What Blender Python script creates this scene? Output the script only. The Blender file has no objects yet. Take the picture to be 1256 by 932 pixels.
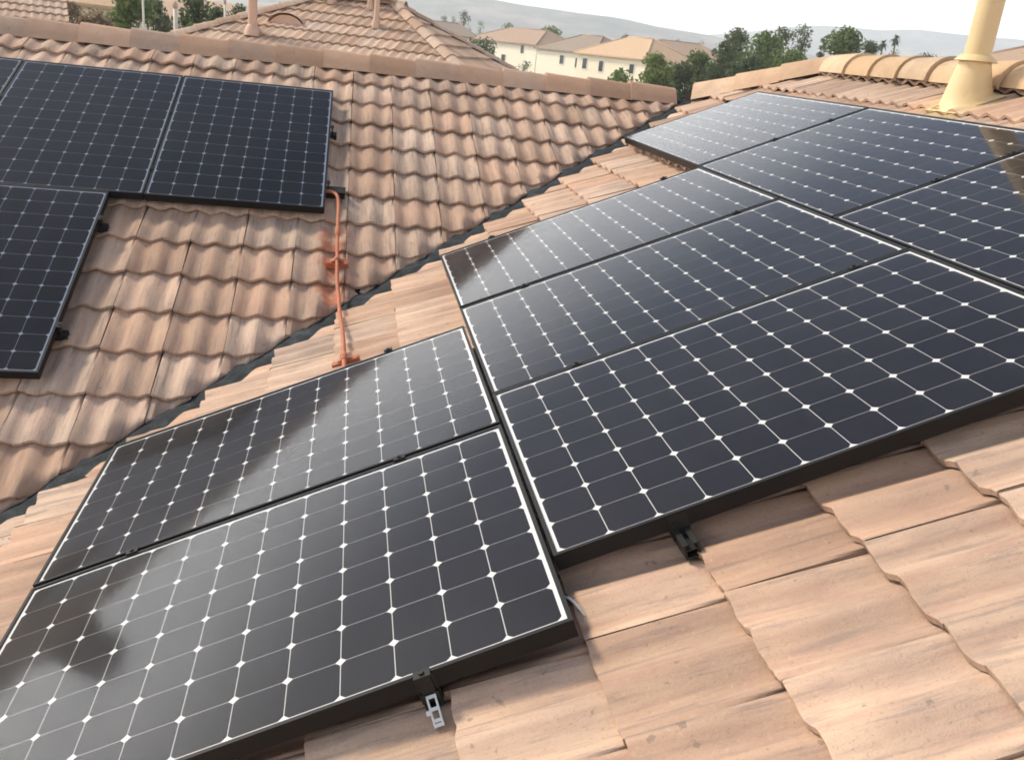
import bpy, bmesh, math, random
import numpy as np
from mathutils import Matrix, Vector
rad = math.radians
scene = bpy.context.scene
random.seed(7); rng = np.random.default_rng(7)

# ------------------------------------------------------------------ camera
FPX = 1112.85
CAM = np.array([-0.50617, -1.61456, 1.13537])
RC = np.array([[0.9817057518, -0.1593015169, 0.1042921067],
               [-0.0423915888, 0.3511287150, 0.9353670823],
               [-0.1856253484, -0.9226763529, 0.3379520348]])
cd = bpy.data.cameras.new('camera'); cam = bpy.data.objects.new('camera', cd)
scene.collection.objects.link(cam); scene.camera = cam
cd.sensor_width = 36; cd.lens = 36 * FPX / 1256
cd.clip_start = 0.05; cd.clip_end = 20000
m4 = Matrix.Identity(4)
for i in range(3):
    for j in range(3): m4[i][j] = RC[j][i]
    m4[i][3] = CAM[i]
cam.matrix_world = m4

# ------------------------------------------------------------------ light
SUN_AZ, SUN_EL = rad(-56), rad(42)          # azimuth from +Y towards +X
sd = Vector((math.sin(SUN_AZ) * math.cos(SUN_EL), math.cos(SUN_AZ) * math.cos(SUN_EL), math.sin(SUN_EL)))
sl = bpy.data.lights.new('sun', 'SUN'); sl.energy = 2.9; sl.angle = rad(9); sl.color = (1, .885, .70)
so = bpy.data.objects.new('sun', sl); scene.collection.objects.link(so)
so.rotation_euler = sd.to_track_quat('Z', 'Y').to_euler()
w = bpy.data.worlds.new('World'); scene.world = w; w.use_nodes = True
nt = w.node_tree; nt.nodes.clear()
sky = nt.nodes.new('ShaderNodeTexSky'); sky.sky_type = 'NISHITA'; sky.sun_disc = False
sky.sun_elevation = SUN_EL; sky.sun_rotation = SUN_AZ
sky.dust_density = 1.0; sky.air_density = 1.0; sky.altitude = 300
bg = nt.nodes.new('ShaderNodeBackground'); bg.inputs[1].default_value = 0.10
wo = nt.nodes.new('ShaderNodeOutputWorld')
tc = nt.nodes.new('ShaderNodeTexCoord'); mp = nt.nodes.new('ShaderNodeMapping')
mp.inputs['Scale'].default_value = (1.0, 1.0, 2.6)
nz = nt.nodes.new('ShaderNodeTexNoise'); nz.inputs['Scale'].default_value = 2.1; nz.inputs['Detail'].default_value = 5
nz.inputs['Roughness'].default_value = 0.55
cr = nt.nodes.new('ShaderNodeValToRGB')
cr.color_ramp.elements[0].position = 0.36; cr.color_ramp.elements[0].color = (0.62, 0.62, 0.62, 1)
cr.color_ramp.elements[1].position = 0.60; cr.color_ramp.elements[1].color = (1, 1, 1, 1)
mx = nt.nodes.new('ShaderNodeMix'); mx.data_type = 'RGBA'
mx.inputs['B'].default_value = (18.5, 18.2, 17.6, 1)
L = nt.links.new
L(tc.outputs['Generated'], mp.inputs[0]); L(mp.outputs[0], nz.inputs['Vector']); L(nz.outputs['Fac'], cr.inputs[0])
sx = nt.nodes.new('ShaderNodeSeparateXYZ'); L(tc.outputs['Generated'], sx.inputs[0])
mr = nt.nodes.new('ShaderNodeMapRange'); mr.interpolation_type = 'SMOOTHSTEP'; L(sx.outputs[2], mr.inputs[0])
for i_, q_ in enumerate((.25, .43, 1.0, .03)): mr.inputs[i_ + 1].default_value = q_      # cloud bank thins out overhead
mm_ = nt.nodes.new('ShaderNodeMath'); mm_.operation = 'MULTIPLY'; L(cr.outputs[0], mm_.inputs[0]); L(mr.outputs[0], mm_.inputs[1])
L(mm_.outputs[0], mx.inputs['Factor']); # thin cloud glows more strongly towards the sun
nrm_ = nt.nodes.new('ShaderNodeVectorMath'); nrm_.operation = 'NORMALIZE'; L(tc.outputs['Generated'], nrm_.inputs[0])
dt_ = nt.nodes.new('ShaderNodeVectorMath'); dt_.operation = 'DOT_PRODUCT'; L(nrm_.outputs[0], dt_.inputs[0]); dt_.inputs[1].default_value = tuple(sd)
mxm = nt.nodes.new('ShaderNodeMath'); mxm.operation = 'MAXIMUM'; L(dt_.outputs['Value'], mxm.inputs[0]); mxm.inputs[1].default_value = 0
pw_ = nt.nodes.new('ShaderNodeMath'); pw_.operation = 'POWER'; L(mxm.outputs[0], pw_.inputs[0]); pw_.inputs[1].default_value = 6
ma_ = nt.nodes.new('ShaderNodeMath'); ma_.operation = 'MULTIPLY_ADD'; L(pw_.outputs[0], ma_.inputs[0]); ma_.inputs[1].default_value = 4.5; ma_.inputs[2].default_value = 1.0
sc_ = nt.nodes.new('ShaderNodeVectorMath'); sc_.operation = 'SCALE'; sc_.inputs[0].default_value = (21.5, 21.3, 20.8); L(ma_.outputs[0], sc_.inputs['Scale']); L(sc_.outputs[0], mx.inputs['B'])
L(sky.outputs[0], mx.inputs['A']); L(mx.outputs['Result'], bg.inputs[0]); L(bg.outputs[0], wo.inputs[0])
vs = scene.view_settings
vs.view_transform = 'Standard'; vs.look = 'None'; vs.gamma = 1; vs.use_curve_mapping = False; vs.exposure = 0.55
scene.cycles.use_denoising = True; scene.cycles.pixel_filter_type = 'BLACKMAN_HARRIS'; scene.cycles.filter_width = 1.8
scene.cycles.max_bounces = 5; scene.cycles.diffuse_bounces = 3; scene.cycles.glossy_bounces = 3; scene.cycles.transparent_max_bounces = 8; scene.cycles.volume_bounces = 1

# ------------------------------------------------------------------ helpers
def ray(px, py):
    v = RC.T @ np.array([(px - 628) / FPX, -(py - 466) / FPX, -1.0]); return v / np.linalg.norm(v)
def at(px, py, D):                       # point along the pixel's ray at horizontal distance D
    r = ray(px, py); return CAM + r * (D / math.hypot(r[0], r[1]))
def proj(P):
    c = RC @ (np.asarray(P) - CAM)
    if c[2] > -0.05: return None
    return 628 + FPX * c[0] / -c[2], 466 - FPX * c[1] / -c[2]
COL = scene.collection.objects
def mesh_obj(name, verts, faces, mat, parent=None, smooth=False):
    me = bpy.data.meshes.new(name); me.from_pydata([tuple(v) for v in verts], [], faces); me.validate()
    if smooth: me.polygons.foreach_set('use_smooth', [True] * len(me.polygons))
    if mat: me.materials.append(mat)
    o = bpy.data.objects.new(name, me); COL.link(o)
    if parent: o.parent = parent
    return o
def bm_obj(name, bm, mat, parent=None, smooth=False):
    me = bpy.data.meshes.new(name); bm.to_mesh(me); bm.free()
    if smooth: me.polygons.foreach_set('use_smooth', [True] * len(me.polygons))
    if mat: me.materials.append(mat)
    o = bpy.data.objects.new(name, me); COL.link(o)
    if parent: o.parent = parent
    return o
def share(name, me, parent=None, mtx=None):
    o = bpy.data.objects.new(name, me); COL.link(o)
    if parent: o.parent = parent
    if mtx is not None: o.matrix_local = mtx
    return o
def thing(name, label, cat, group=None, mtx=None):
    o = bpy.data.objects.new(name, None); COL.link(o); o.empty_display_size = .2
    if mtx is not None: o.matrix_world = mtx
    return tag(o, label, cat, group)
def tag(o, label, cat, group=None):
    o['label'] = label; o['category'] = cat
    if group: o['group'] = group
    return o
class MB:
    def __init__(s): s.v = []; s.f = []
    def add(s, v, f):
        n = len(s.v); s.v += [tuple(p) for p in v]; s.f += [tuple(i + n for i in q) for q in f]; return s
    def box(s, x0, x1, y0, y1, z0, z1):
        return s.add([(x0,y0,z0),(x1,y0,z0),(x1,y1,z0),(x0,y1,z0),(x0,y0,z1),(x1,y0,z1),(x1,y1,z1),(x0,y1,z1)],
                     [(3,2,1,0),(4,5,6,7),(0,1,5,4),(1,2,6,5),(2,3,7,6),(3,0,4,7)])
    def tube(s, pts, rr, n=12, caps=True):
        pts = [Vector(p) for p in pts]; rr = rr if isinstance(rr, (list, tuple)) else [rr] * len(pts)
        vs_, fs = [], []; ref = None
        for i, p in enumerate(pts):
            d = (pts[min(i+1, len(pts)-1)] - pts[max(i-1, 0)]).normalized()
            if ref is None: ref = d.orthogonal().normalized()
            ref = (ref - d * ref.dot(d)).normalized(); b = d.cross(ref)
            for k in range(n):
                a = 2 * math.pi * k / n; vs_.append(p + (ref * math.cos(a) + b * math.sin(a)) * rr[i])
        for i in range(len(pts) - 1):
            for k in range(n): fs.append((i*n+k, i*n+(k+1) % n, (i+1)*n+(k+1) % n, (i+1)*n+k))
        if caps: fs += [tuple(range(n))[::-1], tuple(range((len(pts)-1)*n, len(pts)*n))]
        return s.add(vs_, fs)
    def lathe(s, prof, n=28):
        vs_, fs = [], []
        for r, z in prof:
            for k in range(n): a = 2*math.pi*k/n; vs_.append((r*math.cos(a), r*math.sin(a), z))
        for i in range(len(prof)-1):
            for k in range(n): fs.append((i*n+k, i*n+(k+1) % n, (i+1)*n+(k+1) % n, (i+1)*n+k))
        return s.add(vs_, fs)
    def build(s, name, mat, parent=None, smooth=False): return mesh_obj(name, s.v, s.f, mat, parent, smooth)
def smooth_angle(o, deg=35):
    me = o.data
    me.polygons.foreach_set('use_smooth', [True] * len(me.polygons))
    me.set_sharp_from_angle(angle=rad(deg))

# ------------------------------------------------------------------ materials
class NT:
    def __init__(s, name):
        s.m = bpy.data.materials.new(name); s.m.use_nodes = True; s.t = s.m.node_tree
        s.b = s.t.nodes['Principled BSDF']; s.out = s.t.nodes['Material Output']
    def n(s, kind, **kw):
        nd = s.t.nodes.new(kind)
        for k, v in kw.items():
            if k in nd.inputs.keys(): nd.inputs[k].default_value = v
            else: setattr(nd, k, v)
        return nd
    def l(s, a, b): s.t.links.new(a, b); return s
    def math(s, op, a, b=None, c=None, clamp=False):
        nd = s.t.nodes.new('ShaderNodeMath'); nd.operation = op; nd.use_clamp = clamp
        for i, x in enumerate((a, b, c)):
            if x is None: continue
            if isinstance(x, (int, float)): nd.inputs[i].default_value = x
            else: s.l(x, nd.inputs[i])
        return nd.outputs[0]
    def mix(s, fac, a, b, blend='MIX'):
        nd = s.t.nodes.new('ShaderNodeMix'); nd.data_type = 'RGBA'; nd.blend_type = blend
        for key, x in (('Factor', fac), ('A', a), ('B', b)):
            if isinstance(x, (int, float)): nd.inputs[key].default_value = x
            elif isinstance(x, tuple): nd.inputs[key].default_value = (*x, 1) if len(x) == 3 else x
            else: s.l(x, nd.inputs[key])
        return nd.outputs['Result']
    def noise(s, vec, scale, detail=3, rough=.55, mscale=None, off=None):
        if mscale or off is not None:
            mpn = s.n('ShaderNodeMapping')
            if mscale: mpn.inputs['Scale'].default_value = mscale
            s.l(vec, mpn.inputs[0])
            if off is not None: s.l(off, mpn.inputs['Location'])
            vec = mpn.outputs[0]
        nd = s.n('ShaderNodeTexNoise'); nd.inputs['Scale'].default_value = scale
        nd.inputs['Detail'].default_value = detail; nd.inputs['Roughness'].default_value = rough
        s.l(vec, nd.inputs['Vector']); return nd.outputs['Fac']
    def ramp(s, fac, stops):
        nd = s.n('ShaderNodeValToRGB'); e = nd.color_ramp.elements
        while len(e) < len(stops): e.new(.5)
        for i, (p, c) in enumerate(stops): e[i].position = p; e[i].color = (*c, 1) if len(c) == 3 else c
        s.l(fac, nd.inputs[0]); return nd.outputs[0]
    def smooth(s, x, a, b, lo=0, hi=1):
        nd = s.n('ShaderNodeMapRange'); nd.interpolation_type = 'SMOOTHSTEP'
        s.l(x, nd.inputs[0])
        for i, q in enumerate((a, b, lo, hi)): nd.inputs[i + 1].default_value = q
        return nd.outputs[0]
    def bump(s, h, strength, dist):
        nd = s.n('ShaderNodeBump'); nd.inputs['Strength'].default_value = strength; nd.inputs['Distance'].default_value = dist
        s.l(h, nd.inputs['Height']); s.l(nd.outputs[0], s.b.inputs['Normal'])
def simple(name, col, rough=.6, metal=0, var=.12, scale=6, bump=0):
    t = NT(name); tcn = t.n('ShaderNodeTexCoord')
    f = t.noise(tcn.outputs['Object'], scale, 4)
    c = t.mix(f, tuple(x * (1 - var) for x in col), tuple(min(1, x * (1 + var)) for x in col))
    t.l(c, t.b.inputs['Base Color']); t.b.inputs['Roughness'].default_value = rough; t.b.inputs['Metallic'].default_value = metal
    if 'black' in name: t.b.inputs['Specular IOR Level'].default_value = .2
    if bump: t.bump(t.noise(tcn.outputs['Object'], scale * 8, 3), .5, bump)
    return t.m
CONX = -0.56
def tile_material(name, light, mid, pink, grey, stains=True, streak=1.0, sa=(22, 2.2, 1), sb=(46, 3.2, 1)):
    t = NT(name); tcn = t.n('ShaderNodeTexCoord'); oi = t.n('ShaderNodeObjectInfo')
    geo = t.n('ShaderNodeNewGeometry')
    at_ = t.n('ShaderNodeAttribute'); at_.attribute_name = 'rnd'
    rnd = t.math('FRACT', t.math('ADD', oi.outputs['Random'], at_.outputs['Fac']))
    off = t.n('ShaderNodeCombineXYZ')
    t.l(t.math('MULTIPLY', rnd, 61.0), off.inputs[0]); t.l(t.math('MULTIPLY', rnd, 37.0), off.inputs[1])
    ob = tcn.outputs['Object']
    s1 = t.noise(ob, 1.0, 4, .6, sa, off.outputs[0])      # long flashed streaks
    s2 = t.noise(ob, 1.0, 5, .65, sb, off.outputs[0])
    s3 = t.noise(ob, 7.0, 4, .6, None, None)
    c = t.ramp(s1, [(.28, pink), (.45, mid), (.62, light), (.8, mid)])
    g = t.math('MULTIPLY', t.smooth(s2, .50, .68), .80 * streak)
    c = t.mix(g, c, grey)
    r2 = t.math('FRACT', t.math('MULTIPLY', rnd, 7.31))
    c = t.mix(t.math('MULTIPLY', r2, .45), c, pink)
    r3 = t.math('FRACT', t.math('MULTIPLY', rnd, 17.77))
    hsv = t.n('ShaderNodeHueSaturation'); t.l(c, hsv.inputs['Color'])
    t.l(t.math('ADD', t.math('MULTIPLY', r3, .30), .84), hsv.inputs['Value'])
    t.l(t.math('ADD', t.math('MULTIPLY', r2, .2), .88), hsv.inputs['Saturation'])
    c = hsv.outputs[0]
    sp = t.noise(geo.outputs['Position'], 160, 2, .5)
    c = t.mix(t.smooth(sp, .60, .75, 0, .28), c, (.13, .09, .065))
    pit = t.noise(geo.outputs['Position'], 75, 4, .7)
    c = t.mix(t.smooth(pit, .58, .70, 0, .30), c, (.20, .145, .105))
    c = t.mix(t.smooth(pit, .42, .30, 0, .22), c, (.66, .52, .37))
    lich = t.noise(geo.outputs['Position'], 27, 3, .6)
    c = t.mix(t.smooth(lich, .67, .72, 0, .5), c, (.15, .125, .10))
    dk = t.noise(geo.outputs['Position'], 2.3, 4, .6)
    c = t.mix(t.smooth(dk, .5, .78, 0, .32), c, (.26, .20, .16))
    if stains:
        xyz = t.n('ShaderNodeSeparateXYZ'); t.l(geo.outputs['Position'], xyz.inputs[0])
        X, Y = xyz.outputs[0], xyz.outputs[1]
        dx = t.math('ABSOLUTE', t.math('SUBTRACT', X, CONX - .02))
        a = t.smooth(dx, .03, .15, 1, 0)
        yr = t.math('MULTIPLY', t.smooth(Y, 3.2, 3.5), t.smooth(Y, 4.0, 4.3, 1, 0))
        nn = t.smooth(t.noise(geo.outputs['Position'], 13, 3, .6), .38, .56)
        c = t.mix(t.math('MULTIPLY', t.math('MULTIPLY', a, yr), t.math('MULTIPLY', nn, .75)), c, (.42, .12, .055))
        # cream overspray round the flue flashing
        ddx = t.math('POWER', t.math('SUBTRACT', X, 2.84), 2); ddy = t.math('POWER', t.math('SUBTRACT', Y, 3.25), 2)
        dd = t.math('ADD', t.math('SQRT', t.math('ADD', ddx, ddy)), t.math('MULTIPLY', nn, .08))
        c = t.mix(t.smooth(dd, .16, .32, .7, 0), c, (.60, .44, .22))
    t.l(c, t.b.inputs['Base Color']); t.b.inputs['Roughness'].default_value = .88
    t.b.inputs['Specular IOR Level'].default_value = .25
    oy = t.n('ShaderNodeSeparateXYZ'); t.l(ob, oy.inputs[0]); yy_ = oy.outputs[1]
    lip = t.math('MULTIPLY', t.smooth(yy_, .004, .013, 1, 0), t.smooth(yy_, -.03, -.015))
    c = t.mix(t.math('MULTIPLY', lip, .0), c, (.60, .44, .25))
    t.l(c, t.b.inputs['Base Color'])
    hh = t.math('ADD', t.math('MULTIPLY', s3, .6), t.math('ADD', t.math('MULTIPLY', t.noise(geo.outputs['Position'], 240, 2), .35), t.math('MULTIPLY', pit, .35)))
    t.bump(hh, .5, .007)
    return t.m
M = {}
M['tile'] = tile_material('tile', (.58, .415, .295), (.49, .335, .24), (.41, .255, .19), (.27, .215, .185))
M['cap'] = tile_material('ridge_cap', (.50, .335, .235), (.46, .30, .205), (.43, .265, .18), (.35, .24, .175), False, .4, (5, 7, 5), (18, 24, 18))
M['cap_cream'] = tile_material('barrel_cap', (.58, .41, .25), (.53, .365, .22), (.48, .32, .195), (.41, .28, .175), False, .4, (5, 7, 5), (18, 24, 18))
M['hip'] = tile_material('hip_cap', (.58, .40, .26), (.53, .35, .22), (.48, .30, .19), (.40, .27, .18), False, .4, (5, 7, 5), (18, 24, 18))
M['tile_far'] = tile_material('neighbour_tile', (.56, .41, .30), (.50, .35, .255), (.44, .29, .21), (.34, .26, .21), False, .6)
M['deck'] = simple('underlay', (.055, .042, .034), .95)
M['mortar'] = simple('mortar_void', (.05, .035, .028), .95)
M['black'] = simple('black_anodised', (.011, .0105, .011), .45, 0.0, .2, 20)
M['blacksteel'] = simple('black_steel', (.02, .019, .018), .5, 0, .3, 30)
M['alu'] = simple('bare_aluminium', (.60, .60, .56), .45, .8, .1, 40)
M['back'] = simple('white_backsheet', (.80, .80, .80), .5, 0, .02)
M['zip'] = simple('white_plastic', (.75, .74, .70), .5)
M['conduit'] = simple('terracotta_paint', (.45, .15, .075), .75, 0, .35, 25)
M['block'] = simple('rust_painted_block', (.40, .12, .055), .75, 0, .35, 30, .004)
M['stucco_w'] = simple('white_stucco', (.80, .75, .60), .9, 0, .05, 3, .01)
M['stucco_y'] = simple('cream_stucco', (.78, .71, .54), .9, 0, .05, 3, .01)
M['stucco_t'] = simple('tan_stucco', (.52, .40, .28), .9, 0, .06, 3, .01)
M['glassdark'] = simple('window_glass', (.05, .06, .065), .1, 0, .2)
M['trim'] = simple('white_trim', (.75, .72, .64), .6)
M['post'] = simple('pale_post', (.66, .60, .50), .6)
M['bark'] = simple('bark', (.13, .095, .07), .9, 0, .3, 8, .02)
M['ventpink'] = simple('painted_vent', (.55, .36, .26), .6, 0, .1, 10)

t = NT('solar_cell'); oi = t.n('ShaderNodeObjectInfo'); tcn = t.n('ShaderNodeTexCoord')
c = t.mix(oi.outputs['Random'], (.0042, .0038, .0085), (.0075, .0068, .0125))
c = t.mix(t.smooth(t.noise(tcn.outputs['Object'], 30, 3), .4, .7, 0, .25), c, (.012, .011, .017))
t.l(c, t.b.inputs['Base Color']); t.b.inputs['Roughness'].default_value = .45; t.b.inputs['Specular IOR Level'].default_value = .2
M['cell'] = t.m

t = NT('panel_glass'); t.t.nodes.remove(t.b)
fr = t.n('ShaderNodeFresnel', IOR=1.25)
gl = t.n('ShaderNodeBsdfGlossy'); gl.inputs['Roughness'].default_value = .07; gl.inputs['Color'].default_value = (.93, .94, .96, 1)
gl2 = t.n('ShaderNodeBsdfGlossy'); gl2.inputs['Roughness'].default_value = .36
geo = t.n('ShaderNodeNewGeometry')
tr = t.n('ShaderNodeBsdfTransparent'); df = t.n('ShaderNodeBsdfDiffuse', Color=(.5, .46, .40, 1))
mg = t.n('ShaderNodeMixShader'); mg.inputs[0].default_value = .05; t.l(gl.outputs[0], mg.inputs[1]); t.l(gl2.outputs[0], mg.inputs[2])
md = t.n('ShaderNodeMixShader')
t.l(t.smooth(t.noise(geo.outputs['Position'], 3.5, 4, .6), .3, .8, .003, .014), md.inputs[0])
t.l(tr.outputs[0], md.inputs[1]); t.l(df.outputs[0], md.inputs[2])
ms = t.n('ShaderNodeMixShader'); t.l(fr.outputs[0], ms.inputs[0]); t.l(md.outputs[0], ms.inputs[1]); t.l(mg.outputs[0], ms.inputs[2])
t.l(ms.outputs[0], t.out.inputs[0]); M['glass'] = t.m

t = NT('flashing'); geo = t.n('ShaderNodeNewGeometry')
n1 = t.noise(geo.outputs['Position'], 14, 4); c = t.ramp(n1, [(.3, (.012, .014, .016)), (.55, (.028, .034, .038)), (.78, (.065, .076, .082))])
t.l(c, t.b.inputs['Base Color']); t.b.inputs['Roughness'].default_value = .8; t.b.inputs['Specular IOR Level'].default_value = .2
t.bump(t.noise(geo.outputs['Position'], 35, 3), .6, .01); M['flash'] = t.m

t = NT('cream_paint'); tcn = t.n('ShaderNodeTexCoord')
c = t.mix(t.noise(tcn.outputs['Object'], 5, 5, .6, (3, 3, .6)), (.62, .44, .22), (.70, .52, .28))
c = t.mix(t.smooth(t.noise(tcn.outputs['Object'], 18, 3), .6, .75, 0, .25), c, (.42, .29, .15))
t.l(c, t.b.inputs['Base Color']); t.b.inputs['Roughness'].default_value = .5; M['cream'] = t.m

def leaf_mat(name, a, b, c_):
    t = NT(name); geo = t.n('ShaderNodeNewGeometry')
    c = t.ramp(geo.outputs['Random Per Island'], [(0, a), (.55, b), (1, c_)])
    t.l(c, t.b.inputs['Base Color']); t.b.inputs['Roughness'].default_value = .6; t.b.inputs['Specular IOR Level'].default_value = .3
    tl = t.n('ShaderNodeBsdfTranslucent'); t.l(c, tl.inputs[0])
    mxs = t.n('ShaderNodeMixShader'); mxs.inputs[0].default_value = .5
    t.l(t.b.outputs[0], mxs.inputs[1]); t.l(tl.outputs[0], mxs.inputs[2]); t.l(mxs.outputs[0], t.out.inputs[0]); return t.m
M['leaf_mid'] = leaf_mat('leaf_mid', (.09, .135, .042), (.14, .195, .065), (.21, .255, .095))
M['leaf_dark'] = leaf_mat('leaf_dark', (.055, .085, .036), (.085, .12, .052), (.13, .16, .07))
M['leaf_light'] = leaf_mat('leaf_light', (.10, .15, .035), (.16, .22, .06), (.25, .29, .09))
M['leaf_grey'] = leaf_mat('leaf_grey', (.09, .12, .055), (.13, .16, .08), (.18, .20, .11))
M['leaf_dry'] = leaf_mat('leaf_dry', (.22, .17, .10), (.30, .23, .15), (.38, .30, .20))

def far_roof(name, a, b, rib=1.0):
    t = NT(name); geo = t.n('ShaderNodeNewGeometry'); tcn = t.n('ShaderNodeTexCoord')
    c = t.mix(t.noise(tcn.outputs['Object'], 2.2, 4, .6), a, b)
    v = t.n('ShaderNodeTexNoise', Scale=5.0); t.l(geo.outputs['Position'], v.inputs['Vector'])
    c = t.mix(t.smooth(v.outputs['Fac'], .5, .75, 0, .35), c, tuple(x * .6 for x in a))
    t.l(c, t.b.inputs['Base Color']); t.b.inputs['Roughness'].default_value = .9; return t.m
M['roof_brown'] = far_roof('roof_brown', (.33, .22, .15), (.40, .28, .20))
M['roof_grey'] = far_roof('roof_grey', (.25, .19, .145), (.31, .24, .18))
M['roof_orange'] = far_roof('roof_orange', (.50, .335, .20), (.56, .39, .25))
M['roof_tan'] = far_roof('roof_tan', (.50, .33, .19), (.56, .39, .24))

# ------------------------------------------------------------------ roof frame
T = math.tan(0.40417); TH = 0.40417; CO, SI = math.cos(TH), math.sin(TH)
YV = 3.92424                                # valley in plan: x = y - YV
HB = 0.14                                   # batten plane below the panel plane
RX, RY = 3.22, 6.30                         # ridge of the near slope, ridge of the far slope
HY = RY - (RX - (RY - YV))                  # y where the hip meets the near ridge
def z1(x, h=HB): return x * T - h / CO
def z2(y, h=HB): return (y - YV) * T - h / CO
def frame(cols, org):
    mm = Matrix.Identity(4)
    for j, cc in enumerate(cols):
        for i in range(3): mm[i][j] = cc[i]
    for i in range(3): mm[i][3] = org[i]
    return mm
F1 = frame([(0, -1, 0), (CO, 0, SI), (-SI, 0, CO)], (0, 0, 0))                 # near slope, panel plane
F2 = frame([(1, 0, 0), (0, CO, SI), (0, -SI, CO)], (0, YV, 0))                 # far slope, panel plane
B1 = F1 @ Matrix.Translation((0, 0, -HB)); B2 = F2 @ Matrix.Translation((0, 0, -HB))

# ------------------------------------------------------------------ ground, hills, haze
def terrain_z(x, y):
    d = math.hypot(x, y)
    return -5.6 + 3.2 * min(1, max(0, (d - 30) / 120)) ** 1.0 * (1 if y > 0 else .4)
gv, gf = [], []
rings = [0, 12, 25, 35, 50, 70, 95, 125, 160, 220, 320, 500, 800, 1300, 2200, 3350]
NS = 72
for r in rings:
    for k in range(NS):
        a = 2 * math.pi * k / NS; x, y = r * math.sin(a), r * math.cos(a); gv.append((x, y, terrain_z(x, y)))
for i in range(len(rings) - 1):
    for k in range(NS):
        q = (i*NS+k, (i+1)*NS+k, (i+1)*NS+(k+1) % NS, i*NS+(k+1) % NS)
        gf.append(q[1:] + q[:1] if i else (q[1], q[2], q[0]))
t = NT('ground'); geo = t.n('ShaderNodeNewGeometry')
c = t.ramp(t.noise(geo.outputs['Position'], .05, 6, .6), [(.35, (.10, .11, .05)), (.5, (.25, .19, .12)), (.65, (.33, .25, .17))])
t.l(c, t.b.inputs['Base Color']); t.b.inputs['Roughness'].default_value = .95; M['ground'] = t.m
g = mesh_obj('ground', gv, gf, M['ground'], None, True); g['kind'] = 'structure'

t = NT('hill_scrub'); geo = t.n('ShaderNodeNewGeometry')
c = t.ramp(t.noise(geo.outputs['Position'], .012, 7, .65), [(.35, (.06, .08, .07)), (.5, (.12, .13, .11)), (.66, (.30, .26, .22))])
t.l(c, t.b.inputs['Base Color']); t.b.inputs['Roughness'].default_value = .95; M['hill'] = t.m
def hills(name, prof, D, depth, seed, foot=-6):
    """ridge line through (pixel x, pixel y) of the skyline at distance D; slopes fall to front and back"""
    r2 = np.random.default_rng(seed); xs = [q[0] for q in prof]; ys = [q[1] for q in prof]
    n = 160; X = np.linspace(xs[0], xs[-1], n); Y = np.interp(X, xs, ys)
    rough = np.zeros(n)
    for fq, am in ((7, 1.6), (17, .9), (41, .5), (80, .3)):
        rough += am * np.sin(np.linspace(0, 2*math.pi*fq/4, n) + r2.uniform(0, 6.28)) * r2.uniform(.6, 1, n)
    v, f = [], []; rows = 14
    for i in range(n):
        top = at(X[i], Y[i] + rough[i], D); d = np.array([top[0]-CAM[0], top[1]-CAM[1]]); d /= np.linalg.norm(d)
        for k in range(rows + 1):
            u = k / rows * 2 - 1                              # -1 front foot, +1 back foot
            hgt = (1 - abs(u)) ** 1.25
            wob = .5 * math.sin(i * .55 + 3 * u) * (1 - abs(u)) * abs(u) + r2.uniform(-.04, .04) * (abs(u) > .01)
            zz = foot + (top[2] - foot) * max(0, hgt + wob * .35 * abs(u))
            v.append((top[0] + d[0]*u*depth, top[1] + d[1]*u*depth, zz))
    for i in range(n - 1):
        for k in range(rows):
            a = i*(rows+1)+k; f.append((a, a+1, a+rows+2, a+rows+1))
    o = mesh_obj(name, v, f, M['hill'], None, True); o['kind'] = 'structure'; return o
hills('hills', [(-900, -110), (-300, -70), (100, -40), (330, -28), (480, -16), (600, -2), (640, 6), (700, 14), (755, 22), (800, 32), (850, 40), (900, 49), (960, 60), (1050, 82), (1150, 104), (1250, 122)], 1300, 380, 3)
hills('distant_mountains', [(560, 40), (700, 44), (820, 46), (900, 40), (960, 34), (1010, 31), (1080, 36), (1130, 37), (1180, 44), (1240, 50), (1300, 58), (1500, 70), (1900, 110)], 2400, 600, 5)
dirt = simple('dry_dirt', (.42, .28, .18), .95, 0, .2, .15)
o = hills('dirt_slope', [(-80, -30), (60, -14), (150, -8), (210, -4), (255, 0), (300, 7), (340, 18), (400, 34)], 130, 45, 9, -3.2); o.data.materials[0] = dirt
hz = MB().box(-3400, 3400, -3400, 3400, -7, 215).build('haze', None); hz['kind'] = 'stuff'
hm = bpy.data.materials.new('haze_air'); hm.use_nodes = True; hn = hm.node_tree; hn.nodes.clear()
pv = hn.nodes.new('ShaderNodeVolumePrincipled'); pv.inputs['Color'].default_value = (.89, .94, 1, 1); pv.inputs['Density'].default_value = .00058
pv.inputs['Anisotropy'].default_value = .2
ho = hn.nodes.new('ShaderNodeOutputMaterial'); hn.links.new(pv.outputs[0], ho.inputs['Volume']); hz.data.materials.append(hm)

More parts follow.
